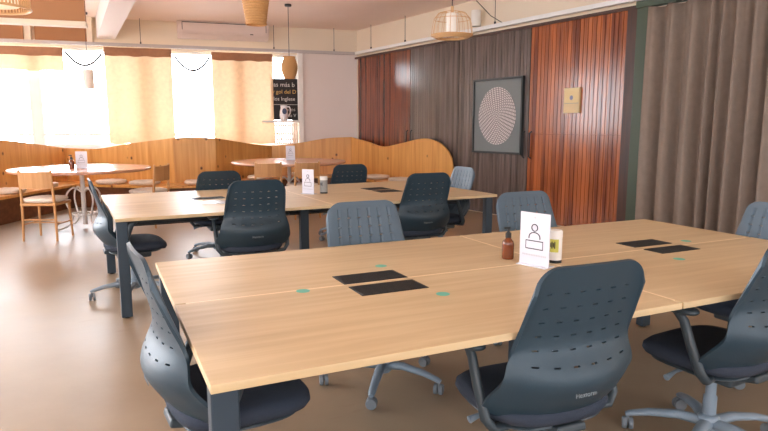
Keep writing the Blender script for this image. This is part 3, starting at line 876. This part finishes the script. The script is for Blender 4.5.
def bottle(x, y, z, s, label):
    t = thing('spray_bottle', label, 'bottle', (x, y, z), 0, 'amber bottles'); t.scale = (s, s, s)
    bm = newbm(); lathe(bm, [(.001, 0), (.026, 0), (.029, .004), (.029, .072), (.025, .088), (.013, .1), (.012, .108), (.001, .108)], 28, cap=False); obj('body', bm, M['amber'], t)
    bm = newbm(); lathe(bm, [(.014, .104), (.0145, .106), (.0145, .126), (.009, .13), (.006, .134), (.006, .148)], 20); box(bm, (-.008, 0, .152), (.034, .013, .010), .003); obj('pump_cap', bm, M['cap'], t)
bottle(1.782, 2.37, .7405, 1.0, 'amber pump bottle on the front table left of the sign')
bottle(-.31, 9.10, .8205, 1.15, 'small amber bottle on the left round table')
def canister(x, y, r, h, z, lm, label, dark):
    t = thing('wipes_canister', label, 'canister', (x, y, z), R(-40), 'cleaning canisters')
    bm = newbm(); lathe(bm, [(r*.9, 0), (r, .004), (r, h*.78)], 28); obj('body', bm, M['white'] if not dark else M['greylab'], t)
    bm = newbm(); lathe(bm, [(r*1.03, h*.78), (r*1.03, h*.95), (r*.9, h), (.001, h)], 28); obj('lid', bm, M['white'], t)
    bm = newbm(); n = 14
    a0, a1 = R(200), R(300)
    for q in range(n):
        pass
    vs = [[bm.verts.new((r*1.012*math.cos(a0+(a1-a0)*q/n), r*1.012*math.sin(a0+(a1-a0)*q/n), zz)) for zz in (h*.34, h*.74)] for q in range(n+1)]
    for a, b in zip(vs, vs[1:]): bm.faces.new((a[0], b[0], b[1], a[1]))
    obj('label_wrap', bm, M[lm], t)
    bm = newbm(); lathe(bm, [(r*1.01, 0), (r*1.015, .002), (r*1.015, h*.09)], 28); obj('base_band', bm, M['cap'], t)
    bm = newbm()
    for q in range(4):
        a = R(235+q*11); box(bm, (r*1.02*math.cos(a), r*1.02*math.sin(a), h*.56), (.002, .004, h*.22*(.6+.4*(q % 2))), rot=(0, 0, a))
    obj('label_print', bm, M['ink'], t, smooth=False)
canister(1.937, 2.215, .033, .155, .7405, 'yellow', 'white canister with yellow label on the front table behind sign', False)
canister(1.95, 5.50, .036, .165, .7405, 'greylab', 'grey canister with white lid on the back table right of the sign', True)
bm = newbm(); box(bm, (0, 0, .002), (.21, .297, .004)); o = obj('highlight_sheet', bm, M['acrylic'], smooth=False)  # white sheet put in for the highlights on the cable flap
o.location = (.93, 5.22, .7405); o.rotation_euler = (0, 0, R(70)); tag(o, 'white paper sheet added on left half of the back table', 'highlight')

# ------------------------------------------------------------------ pendant lamps
def pendant(name, x, y, label, build, ztop):
    t = thing(name, label, 'lamp', (x, y, 0), 0)
    bm = newbm(); tube(bm, [(0, 0, ztop), (0, 0, CEIL-.03)], .005, 6); obj('cord', bm, M['wire'], t)
    bm = newbm(); lathe(bm, [(.05, CEIL-.035), (.055, CEIL-.03), (.055, CEIL-.001)], 20); obj('ceiling_rose', bm, M['wire'], t)
    build(t); return t
def wick_drum(r, z0, z1):
    def f(t):
        bm = newbm(); n = 64
        for k in range(n):
            a = 2*PI*k/n; box(bm, (r*math.cos(a), r*math.sin(a), (z0+z1)/2), (.006, .012, z1-z0), rot=(0, 0, a))
        for z in (z0, (z0+z1)/2, z1): tube(bm, [(r*math.cos(2*PI*k/48), r*math.sin(2*PI*k/48), z) for k in range(48)], .01, 6, True)
        for k in range(8):
            a = 2*PI*k/8; tube(bm, [(0, 0, z1), (r*math.cos(a), r*math.sin(a), z1)], .004, 5)
        obj('cane_shade', bm, M['brass'], t)
        bm = newbm(); lathe(bm, [(r*.72, z0+.02), (r*.72, z1-.03)], 32, cap=False); obj('inner_shade', bm, cloth_white, t)
        bm = newbm(); lathe(bm, [(.001, z0+.06), (.03, z0+.07), (.045, z0+.11), (.03, z0+.15), (.015, z0+.19), (.015, z1)], 20); obj('bulb', bm, M['bulb'], t)
    return f
cloth_white = cloth('white_lamp_fabric', (240,230,216), .5)
def basket(r0, r1, z0, z1, bulb_up=False, belly=0):
    def f(t):
        bm = newbm(); prof = []
        for k in range(25):
            q = k/24; prof.append((r0+(r1-r0)*q+belly*math.sin(PI*min(1, q*1.05)) + (.003 if k % 2 else -.003), z0+(z1-z0)*q))
        lathe(bm, prof, 40, cap=False)
        o = obj('wicker_shade', bm, M['wicker'], t); q = o.modifiers.new('thick', 'SOLIDIFY'); q.thickness = .006
        bm = newbm()
        tube(bm, [(r0*math.cos(2*PI*k/32), r0*math.sin(2*PI*k/32), z0) for k in range(32)], .008, 6, True)
        obj('rim', bm, M['wicker'], t)
        bm = newbm()
        tube(bm, [(r1*math.cos(2*PI*k/32), r1*math.sin(2*PI*k/32), z1) for k in range(32)], .008, 6, True)
        for k in range(3): 
            a = 2*PI*k/3; tube(bm, [(0, 0, z1+.0), (r1*math.cos(a), r1*math.sin(a), z1)], .004, 5)
        obj('rim', bm, M['wicker'], t)
        bm = newbm(); zb = z1 if bulb_up else (z0+z1)/2
        lathe(bm, [(.001, zb-.05), (.03, zb-.03), (.04, zb), (.03, zb+.035), (.016, zb+.06), (.016, max(z1, zb+.07))], 20); obj('bulb', bm, M['bulb'], t)
    return f
pendant('pendant_lamp', -.63, 5.4, 'round slatted cane pendant lamp at top left corner', wick_drum(.25, 2.235, 2.56), 2.54)
pendant('pendant_lamp', 1.46, 5.98, 'bucket shaped wicker pendant lamp in front of air conditioner', basket(.095, .135, 2.345, 2.62, True), 2.62)
pendant('pendant_lamp', 2.95, 9.92, 'small wicker pendant lamp above the right round table by chalkboard', basket(.085, .095, 2.16, 2.50, False, .045), 2.50)
def wire_cage(t):
    z0, z1 = 2.215, 2.465; n = 20
    bm = newbm()
    for k in range(n):
        a = 2*PI*k/n; pr = [(.06, z1), (.13, z1-.015), (.175, z1-.07), (.19, z1-.14), (.2, z0+.03)]
        tube(bm, [(r*math.cos(a), r*math.sin(a), z) for r, z in pr], .0022, 4)
    for r, z in ((.175, z1-.07), (.06, z1)): tube(bm, [(r*math.cos(2*PI*k/40), r*math.sin(2*PI*k/40), z) for k in range(40)], .003, 5, True)
    obj('wire_cage', bm, M['brass'], t)
    bm = newbm()
    for q in range(7):
        r = .2-.012*q; z = z0+.03-.006*q if q < 5 else z0+.006
        tube(bm, [(r*math.cos(2*PI*k/48), r*math.sin(2*PI*k/48), z) for k in range(48)], .006, 6, True)
    obj('rim', bm, M['brass'], t)
    bm = newbm(); lathe(bm, [(.052, z0+.035), (.055, z0+.04), (.055, z1-.02), (.05, z1-.015)], 28); obj('lamp_tube', bm, M['tubewhite'], t)
    bm = newbm(); tube(bm, [(0, 0, z1-.02), (0, 0, z1+.05)], .015, 10); obj('socket', bm, M['brass'], t)
pendant('pendant_lamp', 3.17, 5.2, 'wire cage pendant lamp with white tube before the grey doors', wire_cage, 2.50)

def tube_lamp(t):
    bm = newbm(); lathe(bm, [(.086, 2.03), (.09, 2.035), (.09, 2.355), (.086, 2.36), (.001, 2.36)], 28); obj('lamp_tube', bm, M['tubewhite'], t)
pendant('pendant_lamp', -.05, 12.1, 'white tube pendant lamp hanging before the bright window between left and middle blinds', tube_lamp, 2.35)

# ------------------------------------------------------------------ light, camera, render
SKY, GLOW = 2.2, 11.0
w = bpy.data.worlds.new('daylight'); S.world = w; w.use_nodes = True
bg = w.node_tree.nodes['Background']; bg.inputs[0].default_value = (.92, .965, 1.04, 1)
nt = w.node_tree    # bright hazy sky around the sun behind the windows, plainer sky elsewhere
tc = nt.nodes.new('ShaderNodeTexCoord'); vm = nt.nodes.new('ShaderNodeVectorMath'); vm.operation = 'DOT_PRODUCT'
vm.inputs[1].default_value = Vector((-.25, .9, .35)).normalized()
nt.links.new(tc.outputs['Generated'], vm.inputs[0])
mr = nt.nodes.new('ShaderNodeMapRange'); mr.interpolation_type = 'SMOOTHSTEP'
mr.inputs[1].default_value = .45; mr.inputs[2].default_value = .98; mr.inputs[3].default_value = SKY; mr.inputs[4].default_value = GLOW
nt.links.new(vm.outputs['Value'], mr.inputs[0]); nt.links.new(mr.outputs[0], bg.inputs[1])
sun = bpy.data.lights.new('sun', 'SUN'); sun.energy = 50; sun.angle = R(2); sun.color = (1, .95, .88)
so = bpy.data.objects.new('sun', sun); COL.objects.link(so)
d = Vector((.25, -1.0, -1.15)); so.rotation_euler = d.to_track_quat('-Z', 'Y').to_euler()
cam = bpy.data.cameras.new('camera'); cam.sensor_width = 36; cam.lens = 608/768*36; cam.clip_start = .05
co = bpy.data.objects.new('camera', cam); COL.objects.link(co)
co.location = (0, 0, 1.38); co.rotation_euler = (R(90-8.37), 0, R(-25.2)); S.camera = co
S.view_settings.view_transform = 'Standard'; S.view_settings.look = 'None'
S.view_settings.exposure = .9; S.view_settings.gamma = 1; S.view_settings.use_curve_mapping = False
S.cycles.use_denoising = True
S.cycles.max_bounces = 10; S.cycles.diffuse_bounces = 6
S.cycles.sample_clamp_indirect = 8
